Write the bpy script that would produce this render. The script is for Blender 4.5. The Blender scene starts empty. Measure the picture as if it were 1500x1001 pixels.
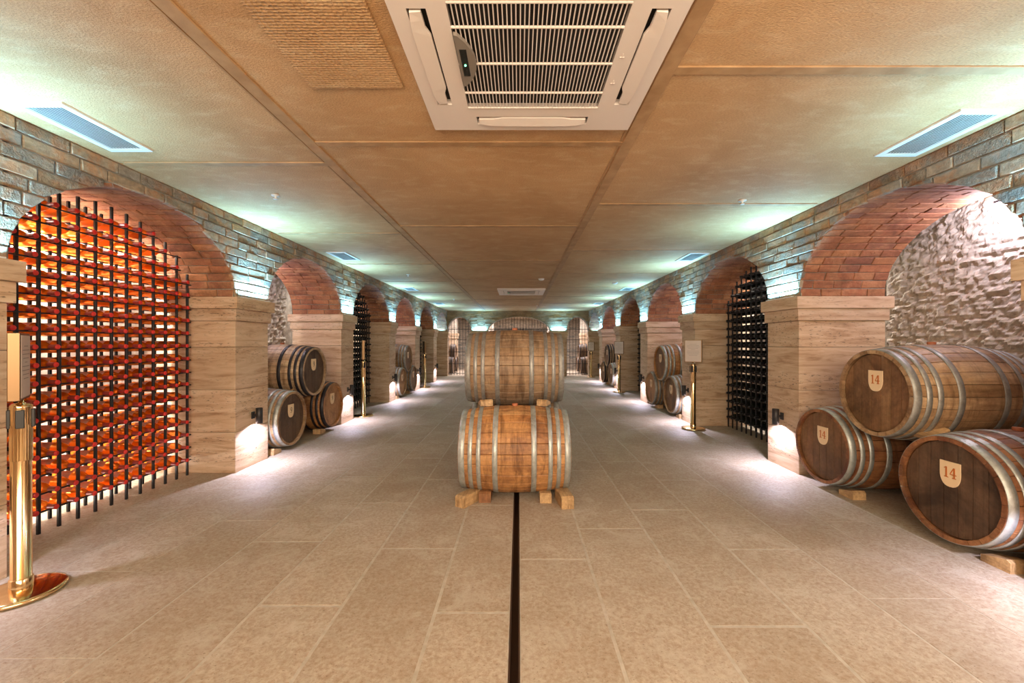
import bpy, math, random
from mathutils import Vector, Matrix, noise
random.seed(7)
PI = math.pi
sc = bpy.context.scene
COL = sc.collection

# ------------------------------------------------------------------ camera, world, exposure
cam_d = bpy.data.cameras.new('camera'); cam = bpy.data.objects.new('camera', cam_d); COL.objects.link(cam)
cam.location = (0, 0, 1.31); cam.rotation_euler = (PI/2, 0, 0)
cam_d.sensor_fit = 'HORIZONTAL'; cam_d.sensor_width = 36; cam_d.lens = 14.4
cam_d.shift_x = -10/1500; cam_d.shift_y = 2.5/1500
cam_d.clip_start = .05; cam_d.clip_end = 60
sc.camera = cam
w = bpy.data.worlds.new('world'); sc.world = w; w.use_nodes = True
w.node_tree.nodes['Background'].inputs[0].default_value = (1, .85, .7, 1)
w.node_tree.nodes['Background'].inputs[1].default_value = .05
sc.view_settings.view_transform = 'Standard'; sc.view_settings.look = 'None'
sc.view_settings.gamma = 1; sc.view_settings.use_curve_mapping = False
sc.view_settings.exposure = 1.15
try:
    sc.cycles.use_denoising = True
    sc.cycles.max_bounces = 10; sc.cycles.diffuse_bounces = 6; sc.cycles.glossy_bounces = 4
    sc.cycles.transmission_bounces = 8; sc.cycles.transparent_max_bounces = 8
    sc.cycles.sample_clamp_indirect = 6; sc.cycles.caustics_reflective = False; sc.cycles.caustics_refractive = False
    sc.cycles.use_light_tree = True
except Exception: pass

# light strengths (W) and colours
LED_W, LED_C = 15.0, (.25, .67, 1.0)
SCONCE_W, SCONCE_C = 10.5, (.82, .77, 1.0)
NICHE_W, NICHE_C = 12.5, (.86, .80, 1.0)
RACKBACK_W, RACKBACK_C = 30.0, (1.0, .93, .86)
ROSE_W, ROSE_C = 95.0, (1.0, .92, .84)
FILL_W, FILL_C = 118.0, (1.0, .80, .58)
BACKROOM_W, BACKROOM_C = 190.0, (1.0, .90, .90)
def lamp(name, kind, loc, energy, color, rot=(0,0,0), parent=None, **kw):
    d = bpy.data.lights.new(name, kind); d.energy = energy; d.color = color
    for k, v in kw.items(): setattr(d, k, v)
    o = bpy.data.objects.new(name, d); COL.objects.link(o); o.location = loc; o.rotation_euler = rot
    if parent: o.parent = parent
    return o
# added fill: one warm area light, unseen behind the camera, aimed down the aisle
lamp('fill_light', 'AREA', (0, -1.6, 1.8), FILL_W, FILL_C, (math.radians(88), 0, 0), shape='RECTANGLE', size=4.0, size_y=1.2)

# ------------------------------------------------------------------ measures
H = 2.60; SPR = 1.775; YB = 16.3
XF = {-1: 2.86, 1: 2.79}; XR = 3.65; XW = 3.92
PIL = {-1: [(-.66,-.12), (1.75,2.29), (4.13,4.67), (6.60,7.08), (9.05,9.50), (11.32,11.85), (13.74,14.25)],
        1: [(-.70,-.18), (1.70,2.235), (4.08,4.59), (6.49,7.00), (8.88,9.40), (11.27,11.80), (13.70,14.20)]}
RISE = .675
def bays(s):
    p = PIL[s]; out = [(p[i][1], p[i+1][0]) for i in range(len(p)-1)]
    out.append((p[-1][1], YB)); return out          # bay index 0 = behind/at camera, 1 = first in view ...
def arch_h(y0, y1, y, rise=RISE):
    a = (y1-y0)/2; c = (y0+y1)/2; t = (y-c)/a
    return SPR + rise*math.sqrt(max(0, 1-t*t)) if abs(t) <= 1 else SPR

# ------------------------------------------------------------------ materials
MATS = {}
def nodes(name):
    m = bpy.data.materials.new(name); m.use_nodes = True; nt = m.node_tree
    MATS[name] = m
    return m, nt, nt.nodes['Principled BSDF']
def N(nt, t, **kw):
    n = nt.nodes.new(t)
    for k, v in kw.items():
        if isinstance(k, str) and k.startswith('i_'): n.inputs[k[2:]].default_value = v
        else: setattr(n, k, v)
    return n
def ramp(nt, fac, stops, interp='LINEAR'):
    r = nt.nodes.new('ShaderNodeValToRGB'); cr = r.color_ramp; cr.interpolation = interp
    while len(cr.elements) < len(stops): cr.elements.new(.5)
    for e, (p, c) in zip(cr.elements, stops): e.position = p; e.color = (*c, 1)
    nt.links.new(fac, r.inputs[0]); return r.outputs[0]
def mix(nt, fac, a, b, mode='MIX'):
    m = nt.nodes.new('ShaderNodeMix'); m.data_type = 'RGBA'; m.blend_type = mode
    for sock, v in ((m.inputs[0], fac), (m.inputs[6], a), (m.inputs[7], b)):
        if hasattr(v, 'links'): nt.links.new(v, sock)
        elif isinstance(v, (int, float)): sock.default_value = v
        else: sock.default_value = (*v, 1)
    return m.outputs[2]
def math_(nt, op, a, b=0.0):
    m = nt.nodes.new('ShaderNodeMath'); m.operation = op
    for i, v in enumerate((a, b)):
        if hasattr(v, 'links'): nt.links.new(v, m.inputs[i])
        else: m.inputs[i].default_value = v
    return m.outputs[0]
def rnd(nt):
    oi = nt.nodes.new('ShaderNodeObjectInfo'); g = nt.nodes.new('ShaderNodeNewGeometry')
    s = math_(nt, 'ADD', oi.outputs['Random'], g.outputs['Random Per Island'])
    return math_(nt, 'FRACT', math_(nt, 'MULTIPLY', s, 7.31))
def coord(nt, scale=(1,1,1), world=True, off=None):
    if world: src = nt.nodes.new('ShaderNodeNewGeometry').outputs['Position']
    else: src = nt.nodes.new('ShaderNodeTexCoord').outputs['Object']
    if off is not None:
        a = nt.nodes.new('ShaderNodeVectorMath'); a.operation = 'ADD'; nt.links.new(src, a.inputs[0])
        nt.links.new(math_(nt, 'MULTIPLY', off, 13.7), a.inputs[1]); src = a.outputs[0]
    mp = nt.nodes.new('ShaderNodeMapping'); mp.inputs['Scale'].default_value = scale
    nt.links.new(src, mp.inputs[0]); return mp.outputs[0]
def noi(nt, vec, scale, detail=4, rough=.55, dist=0):
    n = N(nt, 'ShaderNodeTexNoise'); n.inputs['Scale'].default_value = scale; n.inputs['Detail'].default_value = detail
    n.inputs['Roughness'].default_value = rough; n.inputs['Distortion'].default_value = dist
    nt.links.new(vec, n.inputs['Vector']); return n.outputs['Fac']
def bump(nt, b, h, strength, dist=.01, normal=None):
    n = nt.nodes.new('ShaderNodeBump'); n.inputs['Strength'].default_value = 1.0; n.inputs['Distance'].default_value = dist
    if hasattr(strength, 'links'): nt.links.new(strength, n.inputs['Strength'])
    else: n.inputs['Strength'].default_value = strength
    nt.links.new(h, n.inputs['Height'])
    if normal is not None: nt.links.new(normal, n.inputs['Normal'])
    nt.links.new(n.outputs[0], b.inputs['Normal']); return n.outputs[0]
def simple(name, col, rough=.5, metal=0.0, emit=None, strength=0):
    m, nt, b = nodes(name)
    b.inputs['Base Color'].default_value = (*col, 1); b.inputs['Roughness'].default_value = rough; b.inputs['Metallic'].default_value = metal
    if emit: b.inputs['Emission Color'].default_value = (*emit, 1); b.inputs['Emission Strength'].default_value = strength
    return m

def brick_mat(name, stops, patch, patch_amt, rough_share, bdist):
    m, nt, b = nodes(name)
    r = rnd(nt); base = ramp(nt, r, stops)
    v = coord(nt)
    n1 = noi(nt, v, 6, 6, .65, .6)
    c = mix(nt, ramp(nt, n1, [(.47, (0,0,0)), (.60, (patch_amt,)*3)]), base, patch)
    n0 = noi(nt, coord(nt, (1,1,2.5)), 3.3, 6, .7, 1.0)
    c = mix(nt, .75, c, ramp(nt, n0, [(.36, (.50,.47,.43)), (.60, (1.15,1.12,1.08))]), 'MULTIPLY')
    n2 = noi(nt, v, 34, 6, .65)
    c = mix(nt, .55, c, ramp(nt, n2, [(.28, (.35,.33,.32)), (.72, (1,1,1))]), 'MULTIPLY')
    nt.links.new(c, b.inputs['Base Color']); b.inputs['Roughness'].default_value = .85
    r2 = math_(nt, 'FRACT', math_(nt, 'MULTIPLY', r, 5.77))
    st = math_(nt, 'ADD', .35, math_(nt, 'MULTIPLY', math_(nt, 'GREATER_THAN', r2, 1-rough_share), .65))
    bump(nt, b, math_(nt, 'ADD', n2, math_(nt, 'MULTIPLY', noi(nt, v, 90, 3), .4)), st, bdist)
    return m
M_BRICK = brick_mat('washed brick', [(0, (.27,.25,.21)), (.2, (.46,.38,.28)), (.42, (.34,.32,.28)), (.62, (.50,.41,.29)), (.82, (.38,.29,.20)), (1, (.30,.31,.29))], (.55,.27,.12), .7, .35, .04)
M_VBRICK = brick_mat('red vault brick', [(0, (.27,.10,.05)), (.3, (.42,.17,.08)), (.6, (.34,.14,.075)), (.85, (.48,.22,.10)), (1, (.26,.11,.07))], (.50,.27,.14), .45, .2, .012)
M_WBRICK = brick_mat('pale wall brick', [(0, (.46,.40,.33)), (.5, (.58,.52,.44)), (1, (.52,.46,.38))], (.50,.42,.33), .3, .3, .015)
M_BBRICK = brick_mat('tan gable brick', [(0, (.38,.31,.21)), (.5, (.50,.40,.26)), (1, (.45,.36,.25))], (.42,.34,.24), .3, .3, .02)

m, nt, b = nodes('lime mortar'); M_MORTAR = m
v = coord(nt); nt.links.new(ramp(nt, noi(nt, v, 20), [(.3, (.16,.155,.14)), (.7, (.34,.33,.29))]), b.inputs['Base Color']); b.inputs['Roughness'].default_value = .9
bump(nt, b, noi(nt, v, 60, 4), .6, .01)

def travertine(name, a, bcol, dark, tile_var=.15):
    m, nt, b = nodes(name)
    r = rnd(nt)
    v = coord(nt, (1.2, 1.2, 9), off=r); n1 = noi(nt, v, 1.6, 6, .62, .8)
    c = ramp(nt, n1, [(.30, dark), (.47, a), (.68, bcol)])
    v2 = coord(nt, (14, 14, 60), off=r); n2 = noi(nt, v2, 1.5, 3, .6)
    pit = ramp(nt, n2, [(.35, (.2,)*3), (.41, (1,)*3)])
    band = ramp(nt, noi(nt, coord(nt, (.5,.5,6), off=r), 1.1, 2), [(.42, (1,1,1)), (.6, (0,0,0))])
    pit = mix(nt, band, pit, (1,1,1))
    c = mix(nt, .8, c, pit, 'MULTIPLY')
    tint = ramp(nt, r, [(0, (1-tile_var,)*3), (1, (1,1,1))])
    c = mix(nt, 1.0, c, tint, 'MULTIPLY')
    nt.links.new(c, b.inputs['Base Color']); b.inputs['Roughness'].default_value = .55
    bump(nt, b, pit, .5, .004)
    return m
M_TRAV = travertine('travertine', (.58,.41,.27), (.72,.56,.41), (.36,.215,.12))

m, nt, b = nodes('limestone slab'); M_SLAB = m
r = rnd(nt); v = coord(nt)
n1 = noi(nt, v, 2.2, 6, .6); n2 = noi(nt, v, 42, 8, .75, .3); n3 = noi(nt, v, 4.5, 7, .68, 1.2)
c = ramp(nt, n1, [(.3, (.42,.355,.275)), (.7, (.53,.47,.385))])
c = mix(nt, ramp(nt, n2, [(.40, (0,0,0)), (.62, (.8,)*3)]), c, (.31,.225,.15))
c = mix(nt, ramp(nt, n3, [(.50, (0,0,0)), (.68, (.75,)*3)]), c, (.52,.475,.40))
c = mix(nt, ramp(nt, noi(nt, coord(nt, (1,1.6,1)), 75, 3, .5), [(.30, (.75,)*3), (.38, (0,0,0))]), c, (.20,.14,.09))
c = mix(nt, 1.0, c, ramp(nt, r, [(0, (.90,.88,.86)), (1, (1,1,1))]), 'MULTIPLY')
nt.links.new(c, b.inputs['Base Color']); b.inputs['Roughness'].default_value = .62; b.inputs['Specular IOR Level'].default_value = .3
bump(nt, b, n2, .35, .003)
m, nt, b = nodes('floor grout'); M_GROUT = m
v = coord(nt); nt.links.new(ramp(nt, noi(nt, v, 18, 5), [(.3, (.36,.32,.255)), (.7, (.52,.475,.405))]), b.inputs['Base Color']); b.inputs['Roughness'].default_value = .6

def ceiling_mat(name, dimple):
    m, nt, b = nodes(name)
    v = coord(nt); n1 = noi(nt, v, 1.4, 6, .6, .5); n2 = noi(nt, coord(nt, (1, 2.2, 1)), 5, 6, .65, .4)
    c = ramp(nt, n1, [(.3, (.48,.275,.115)), (.7, (.65,.41,.205))])
    c = mix(nt, ramp(nt, n2, [(.50, (0,0,0)), (.72, (.6,)*3)]), c, (.70,.50,.29))
    n3 = noi(nt, coord(nt, (1, 1.8, 1)), 85, 3, .6)
    c = mix(nt, .6, c, ramp(nt, n3, [(.3, (.60,.53,.46)), (.65, (1,1,1))]), 'MULTIPLY')
    nt.links.new(c, b.inputs['Base Color']); b.inputs['Roughness'].default_value = .75
    if dimple:
        vo = N(nt, 'ShaderNodeTexVoronoi'); vo.inputs['Scale'].default_value = 52; vo.inputs['Randomness'].default_value = .25
        nt.links.new(coord(nt, (1, 1.25, 1)), vo.inputs['Vector'])
        bump(nt, b, math_(nt, 'ADD', vo.outputs['Distance'], math_(nt, 'MULTIPLY', n3, .3)), 1.0, .014)
    else: bump(nt, b, n3, .8, .007)
    return m
M_CEIL = ceiling_mat('ochre stucco', False); M_HATCH = ceiling_mat('dimpled ochre stucco', True)
m, nt, b = nodes('ceiling tape'); M_TAPE = m
v = coord(nt); nt.links.new(ramp(nt, noi(nt, v, 9, 5), [(.3, (.33,.185,.078)), (.7, (.48,.30,.148))]), b.inputs['Base Color']); b.inputs['Roughness'].default_value = .7
bump(nt, b, noi(nt, v, 50), .3, .004)

m, nt, b = nodes('rough white plaster'); M_PLASTER = m
v = coord(nt); n = noi(nt, v, 12, 6, .6)
nt.links.new(ramp(nt, n, [(.3, (.36,.30,.23)), (.65, (.64,.57,.48))]), b.inputs['Base Color']); b.inputs['Roughness'].default_value = .85
bump(nt, b, noi(nt, v, 45, 5, .65), .5, .012)

def wood(name, stops, stain, stain_amt, grain=1.0, rough=.55, axis='x'):
    m, nt, b = nodes(name)
    r = rnd(nt)
    s = (1.2, 14, 14) if axis == 'x' else (14, 14, 1.2)
    v = coord(nt, s, world=False, off=r); g = noi(nt, v, 2.2, 6, .65, .6)
    c = ramp(nt, r, stops)
    c = mix(nt, .7*grain, c, ramp(nt, g, [(.28, (.42,.36,.30)), (.62, (1,1,1))]), 'MULTIPLY')
    v2 = coord(nt, (2.5, 2.5, 2.5), world=False, off=None)
    oi = nt.nodes.new('ShaderNodeObjectInfo')
    st = noi(nt, coord(nt, (3, 3, 3), world=True), 1.3, 5, .62, .8)
    c = mix(nt, ramp(nt, st, [(.46, (0,0,0)), (.68, (stain_amt,)*3)]), c, stain)
    ringn = noi(nt, coord(nt, (11, 1.6, 1.6)), 1.4, 6, .7, .5)
    c = mix(nt, .8, c, ramp(nt, ringn, [(.36, (.34,.28,.23)), (.52, (1,1,1))]), 'MULTIPLY')
    fine = noi(nt, coord(nt, (30, 30, 30)), 1.3, 5, .7)
    c = mix(nt, .45, c, ramp(nt, fine, [(.35, (.55,.50,.45)), (.6, (1.08,1.08,1.08))]), 'MULTIPLY')
    nt.links.new(c, b.inputs['Base Color']); b.inputs['Roughness'].default_value = rough
    bump(nt, b, g, .5, .004)
    return m
W_HONEY = wood('honey oak', [(0, (.50,.24,.085)), (.4, (.62,.33,.13)), (.7, (.58,.28,.10)), (1, (.66,.38,.16))], (.17,.06,.025), .8)
W_GREY = wood('weathered oak', [(0, (.30,.20,.115)), (.5, (.39,.26,.15)), (1, (.33,.235,.155))], (.22,.13,.075), .6)
W_PALE = wood('pale oak', [(0, (.55,.40,.25)), (.5, (.66,.50,.33)), (1, (.60,.43,.27))], (.45,.28,.15), .4)
W_TAN = wood('tan oak', [(0, (.36,.22,.11)), (.5, (.56,.38,.22)), (1, (.46,.30,.16))], (.24,.12,.055), .7)
W_RED = wood('wine-stained oak', [(0, (.28,.125,.052)), (.5, (.42,.20,.085)), (1, (.33,.14,.055))], (.14,.035,.018), .8)
HD_DARK = wood('dark oak head', [(0, (.10,.055,.032)), (.5, (.155,.088,.050)), (1, (.12,.070,.042))], (.05,.028,.018), .5, 1.0, .6, 'z')
HD_BROWN = wood('brown oak head', [(0, (.21,.115,.052)), (.5, (.30,.165,.075)), (1, (.25,.125,.055))], (.12,.06,.028), .5, 1.0, .6, 'z')
HD_ORANGE = wood('orange oak head', [(0, (.44,.22,.09)), (.5, (.54,.29,.12)), (1, (.48,.25,.10))], (.33,.15,.06), .5, 1.0, .6, 'z')
W_BLOCK = wood('fresh pine', [(0, (.60,.40,.20)), (.5, (.70,.48,.26)), (1, (.64,.43,.22))], (.50,.30,.14), .4)
W_RUST = wood('stained block wood', [(0, (.36,.17,.07)), (1, (.44,.22,.09))], (.22,.09,.04), .6)
def hoop_mat(name, a, bcol, metal, rough):
    m, nt, b = nodes(name)
    v = coord(nt, (6,6,6)); n = noi(nt, v, 2.5, 6, .65, .5)
    nt.links.new(ramp(nt, n, [(.32, a), (.62, bcol)]), b.inputs['Base Color'])
    b.inputs['Metallic'].default_value = metal
    nt.links.new(ramp(nt, n, [(.3, (rough+.12,)*3), (.7, (rough-.08,)*3)]), b.inputs['Roughness'])
    return m
M_STEEL = hoop_mat('galvanised steel', (.30,.31,.29), (.50,.54,.53), .55, .45)
M_DULL = hoop_mat('dull galvanised steel', (.22,.21,.19), (.36,.36,.34), .5, .5)
M_BLACKHOOP = hoop_mat('black painted hoop', (.015,.014,.018), (.035,.033,.04), .3, .4)
M_PLAQUE = simple('cream plaque', (.80,.62,.40), .5)
M_NUM = simple('burnt orange numeral', (.52,.15,.03), .6)
M_NUMD = simple('dark numeral', (.10,.06,.03), .6)
M_BUNG = simple('red silicone bung', (.42,.13,.05), .5)
M_IRON = simple('black iron', (.018,.018,.022), .45, .3)
M_DARKGLASS = simple('dark bottle glass', (.010,.012,.010), .12)
M_BLACKCAP = [simple('black capsule', (.015,.014,.016), .35), simple('black capsule top', (.03,.028,.03), .4)]
M_REDCAP = [simple('shaded red foil', (.30,.018,.018), .35), simple('red foil top', (.72,.035,.03), .4)]  # capsule sides coloured darker than the tips: shade of the backlit rack painted in
m, nt, b = nodes('peach bottle label'); M_LABEL = m
b.inputs['Base Color'].default_value = (.78,.50,.38,1); b.inputs['Roughness'].default_value = .6
tr = N(nt, 'ShaderNodeBsdfTranslucent'); tr.inputs[0].default_value = (.85,.52,.38,1)
ms = N(nt, 'ShaderNodeMixShader'); ms.inputs[0].default_value = .4
nt.links.new(b.outputs[0], ms.inputs[1]); nt.links.new(tr.outputs[0], ms.inputs[2]); nt.links.new(ms.outputs[0], nt.nodes['Material Output'].inputs[0])
m, nt, b = nodes('rose wine glass'); M_ROSE = m
b.inputs['Base Color'].default_value = (1.0,.36,.08,1); b.inputs['Roughness'].default_value = .03; b.inputs['IOR'].default_value = 1.35
b.inputs['Transmission Weight'].default_value = 1.0
tr = N(nt, 'ShaderNodeBsdfTranslucent'); tr.inputs[0].default_value = (1.0,.36,.06,1)
ms = N(nt, 'ShaderNodeMixShader'); ms.inputs[0].default_value = .5
nt.links.new(b.outputs[0], ms.inputs[1]); nt.links.new(tr.outputs[0], ms.inputs[2]); nt.links.new(ms.outputs[0], nt.nodes['Material Output'].inputs[0])
m, nt, b = nodes('polished brass'); M_GOLD = m
b.inputs['Base Color'].default_value = (.90,.66,.36,1); b.inputs['Metallic'].default_value = 1; b.inputs['Roughness'].default_value = .14
M_BELT = simple('black belt head', (.02,.02,.02), .4)
m, nt, b = nodes('printed sign sheet'); M_PAPER = m
b.inputs['Base Color'].default_value = (.62,.54,.50,1); b.inputs['Roughness'].default_value = .5
M_INK = simple('grey print', (.30,.26,.25), .6)
M_SIGNFRAME = simple('bronze frame', (.24,.15,.08), .4, 1.0)
M_SCONCE = simple('anthracite metal', (.03,.028,.03), .4, .4)
M_LENS = simple('lamp lens', (.9,.9,.9), .3, 0, (.92,.88,1.0), 12)
M_LEDS = simple('led channel', (.8,.8,.8), .4)
M_ACW = simple('warm white plastic', (.76,.68,.62), .4)
M_ACD = simple('dark cavity', (.012,.010,.009), .7)
M_ACG = simple('grey display panel', (.22,.19,.16), .4)
M_ACB = simple('black display', (.01,.012,.012), .2)
M_ACLED = simple('green status light', (.1,.8,.3), .4, 0, (.15,1,.4), 3)
M_VENT = simple('white vent metal', (.72,.74,.72), .45)
M_VSLAT = simple('grey green vent slat', (.68,.72,.70), .45)
M_VENTD = simple('vent cavity', (.10,.14,.15), .7)
M_GUT = simple('rusty brown channel', (.045,.022,.012), .6)
M_SHELLW = simple('hall plaster', (.50,.40,.30), .9)

# ------------------------------------------------------------------ mesh helpers
class MB:
    def __init__(s): s.v = []; s.f = []; s.m = []; s.sm = []; s.cm = 0; s.cs = False
    def add(s, vs, fs, smooth=None):
        o = len(s.v); s.v += [tuple(p) for p in vs]
        for f in fs: s.f.append([i+o for i in f]); s.m.append(s.cm); s.sm.append(s.cs if smooth is None else smooth)
    def box(s, a, b, mat=None):
        (x0,y0,z0),(x1,y1,z1) = a, b
        vs = [(x0,y0,z0),(x1,y0,z0),(x1,y1,z0),(x0,y1,z0),(x0,y0,z1),(x1,y0,z1),(x1,y1,z1),(x0,y1,z1)]
        if mat is not None: vs = [mat @ Vector(p) for p in vs]
        s.add(vs, [(0,3,2,1),(4,5,6,7),(0,1,5,4),(1,2,6,5),(2,3,7,6),(3,0,4,7)])
    def bbox(s, a, b, e, mat=None):      # box with chamfered edges
        (x0,y0,z0),(x1,y1,z1) = a, b
        vs = []; idx = {}
        for i, X in enumerate((x0,x1)):
            for j, Y in enumerate((y0,y1)):
                for k, Z in enumerate((z0,z1)):
                    sx, sy, sz = (1,-1)[i], (1,-1)[j], (1,-1)[k]
                    for ax, p in enumerate(((X, Y+sy*e, Z+sz*e), (X+sx*e, Y, Z+sz*e), (X+sx*e, Y+sy*e, Z))):
                        idx[i,j,k,ax] = len(vs); vs.append(p)
        fs = []
        for ax in range(3):
            for q in (0,1):
                quad = [(0,0),(1,0),(1,1),(0,1)]
                f = []
                for (u, w_) in quad:
                    c = [u, w_]; c.insert(ax, q); f.append(idx[c[0],c[1],c[2],ax])
                fs.append(f if (q == 1) != (ax == 1) else f[::-1])
        for i in (0,1):
            for j in (0,1): fs.append([idx[i,j,0,0], idx[i,j,1,0], idx[i,j,1,1], idx[i,j,0,1]])
        for i in (0,1):
            for k in (0,1): fs.append([idx[i,0,k,0], idx[i,1,k,0], idx[i,1,k,2], idx[i,0,k,2]])
        for j in (0,1):
            for k in (0,1): fs.append([idx[0,j,k,1], idx[1,j,k,1], idx[1,j,k,2], idx[0,j,k,2]])
        for i in (0,1):
            for j in (0,1):
                for k in (0,1): fs.append([idx[i,j,k,0], idx[i,j,k,1], idx[i,j,k,2]])
        if mat is not None: vs = [mat @ Vector(p) for p in vs]
        # orient faces outwards
        c = sum((Vector(p) for p in vs), Vector())/len(vs); out = []
        for f in fs:
            a_, b_, c_ = (Vector(vs[f[0]]), Vector(vs[f[1]]), Vector(vs[f[2]]))
            n = (b_-a_).cross(c_-a_); ctr = sum((Vector(vs[i]) for i in f), Vector())/len(f)
            out.append(f if n.dot(ctr-c) > 0 else f[::-1])
        s.add(vs, out, False)
    def lathe(s, prof, seg=24, axis='z', off=(0,0,0), smooth=True, cap=True, closed=False):
        vs = []
        for (r, h) in prof:
            for k in range(seg):
                a = 2*PI*k/seg; c, d = r*math.cos(a), r*math.sin(a)
                p = (c, d, h) if axis == 'z' else (h, c, d)
                vs.append((p[0]+off[0], p[1]+off[1], p[2]+off[2]))
        fs = []; n = len(prof)
        for i in range(n if closed else n-1):
            for k in range(seg):
                k2 = (k+1) % seg; j = (i+1) % n
                fs.append((i*seg+k, i*seg+k2, j*seg+k2, j*seg+k))
        s.add(vs, fs, smooth)
        if cap and not closed:
            s.add(vs[:seg], [tuple(range(seg))[::-1]], False); s.add(vs[-seg:], [tuple(range(seg))], False)
    def prism(s, pts, d, to3, smooth=False):   # pts 2D polygon, extruded 0..d ; to3(u,v,w)
        n = len(pts)
        vs = [to3(u, v_, 0) for u, v_ in pts] + [to3(u, v_, d) for u, v_ in pts]
        fs = [tuple(range(n)), tuple(range(n, 2*n))[::-1]] + [(i, i+n, (i+1) % n + n, (i+1) % n) for i in range(n)]
        s.add(vs, fs, smooth)
    def mesh(s, name, mats):
        me = bpy.data.meshes.new(name); me.from_pydata(s.v, [], s.f)
        if not isinstance(mats, (list, tuple)): mats = [mats]
        for m_ in mats: me.materials.append(m_)
        me.polygons.foreach_set('material_index', s.m); me.polygons.foreach_set('use_smooth', s.sm)
        me.update(); return me
    def build(s, name, mats, parent=None, loc=None):
        return obj(name, s.mesh(name, mats), parent, loc)
def obj(name, me, parent=None, loc=None, rot=None):
    o = bpy.data.objects.new(name, me); COL.objects.link(o)
    if parent: o.parent = parent
    if loc is not None: o.location = loc
    if rot is not None: o.rotation_euler = rot
    return o
def fixn(me):
    import bmesh
    bm = bmesh.new(); bm.from_mesh(me); bmesh.ops.recalc_face_normals(bm, faces=bm.faces); bm.to_mesh(me); bm.free(); return me
def empty(name, loc=(0,0,0), rz=0):
    o = bpy.data.objects.new(name, None); o.empty_display_size = .1; COL.objects.link(o); o.location = loc; o.rotation_euler = (0,0,rz); return o
def tag(o, label, cat, group=None, kind=None):
    if label: o['label'] = label
    if cat: o['category'] = cat
    if group: o['group'] = group
    if kind: o['kind'] = kind
    return o
def struct(o): o['kind'] = 'structure'; return o
def copy_tree(o, parent=None, skip=()):
    c = o.copy(); COL.objects.link(c)
    if parent: c.parent = parent
    for ch in o.children:
        if ch.name.split('.')[0] in skip: continue
        copy_tree(ch, c, skip)
    return c

# ------------------------------------------------------------------ floor
fl = MB()
GX0, GX1 = -.040, .002
fl.box((-XW-.3, -2.2, -.08), (GX0, YB+.35, -.0012)); fl.box((GX1, -2.2, -.08), (XW+.3, YB+.35, -.0012))
floor = struct(fl.build('floor', M_GROUT))
floor['label'] = 'floor of large beige limestone slabs with pale grout lines'
def slab_obj(x0, x1, y0, y1):
    g = .008 if max(abs(x0), abs(x1)) < 1.8 else .003
    mb = MB(); mb.bbox((x0+g, y0+g, -.03), (x1-g, y1-g, random.uniform(-.0004, .0004)), .0015)
    mb.build('slab', M_SLAB, floor)
strips = [(-.408,GX0,1.99), (-.88,-.408,2.61), (-1.30,-.88,2.04), (-1.76,-1.30,2.7), (-2.20,-1.76,1.7), (-2.66,-2.20,2.35), (-3.12,-2.66,3.0), (-3.55,-3.12,2.2), (-XW,-3.55,2.8),
          (GX1,.42,2.48), (.42,.88,2.89), (.88,1.334,1.894), (1.334,1.79,2.6), (1.79,2.24,2.1), (2.24,2.70,3.0), (2.70,3.15,2.3), (3.15,3.55,2.75), (3.55,XW,2.0)]
for (x0, x1, yj) in strips:
    L = 1.32; y = yj - L*4
    cuts = []
    while y < YB+.35:
        if y > -2.2: cuts.append(y)
        y += L + random.uniform(-.12, .12) if y > yj+.1 else L
    cuts = [-2.2] + cuts + [YB+.35]
    for a, b_ in zip(cuts, cuts[1:]):
        if b_-a > .05: slab_obj(x0, x1, a, b_)
# drain slot running down the middle
g = MB(); g.box((GX0, -2.2, -.10), (GX1, YB+.35, -.07)); g.box((GX0-.003, -2.2, -.10), (GX0+.004, YB+.35, .001)); g.box((GX1-.004, -2.2, -.10), (GX1+.003, YB+.35, .001))
o = tag(g.build('drain_channel', M_GUT), 'narrow dark brown drain slot running down the middle of the stone floor', 'drain')

# ------------------------------------------------------------------ ceiling
ce = MB(); ce.box((-XW-.3, -2.2, H+.012), (XW+.3, YB+.3, H+.12))
ceiling = struct(ce.build('ceiling', M_CEIL)); ceiling['label'] = 'ochre stucco ceiling of large plasterboard panels'
XJ = [-XW-.3, -1.34, .70, XW+.3]
for i in range(3):
    x0, x1 = XJ[i], XJ[i+1]
    y = [2.94, 2.64, 3.80][i] - 1.87*3; cuts = [-2.2]
    while y < YB: 
        if y > -2.1: cuts.append(y)
        y += 1.87
    cuts.append(YB+.3)
    for a, b_ in zip(cuts, cuts[1:]):
        mb = MB(); mb.bbox((x0+.002, a+.002, H), (x1-.002, b_-.002, H+.02), .004); mb.build('ceiling_panel', M_CEIL, ceiling)
    for c_ in cuts[1:-1]:
        mb = MB(); mb.bbox((max(x0,-2.84)+.03, c_-.028, H-.007), (min(x1,2.78)-.03, c_+.028, H+.002), .003); mb.build('joint_tape', M_TAPE, ceiling)
for x in XJ[1:3]:
    mb = MB(); mb.bbox((x-.038, -2.2, H-.009), (x+.038, YB, H+.002), .004); mb.bbox((x-.058, -2.2, H-.005), (x-.044, YB, H+.002), .002)
    mb.build('joint_tape', M_TAPE, ceiling)
mb = MB(); mb.bbox((-1.045, 1.52, H-.012), (-.575, 2.055, H+.002), .004)
hp = mb.build('hatch_panel', M_HATCH, ceiling); hp['label'] = 'square dimpled patch panel in the ceiling'

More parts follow.
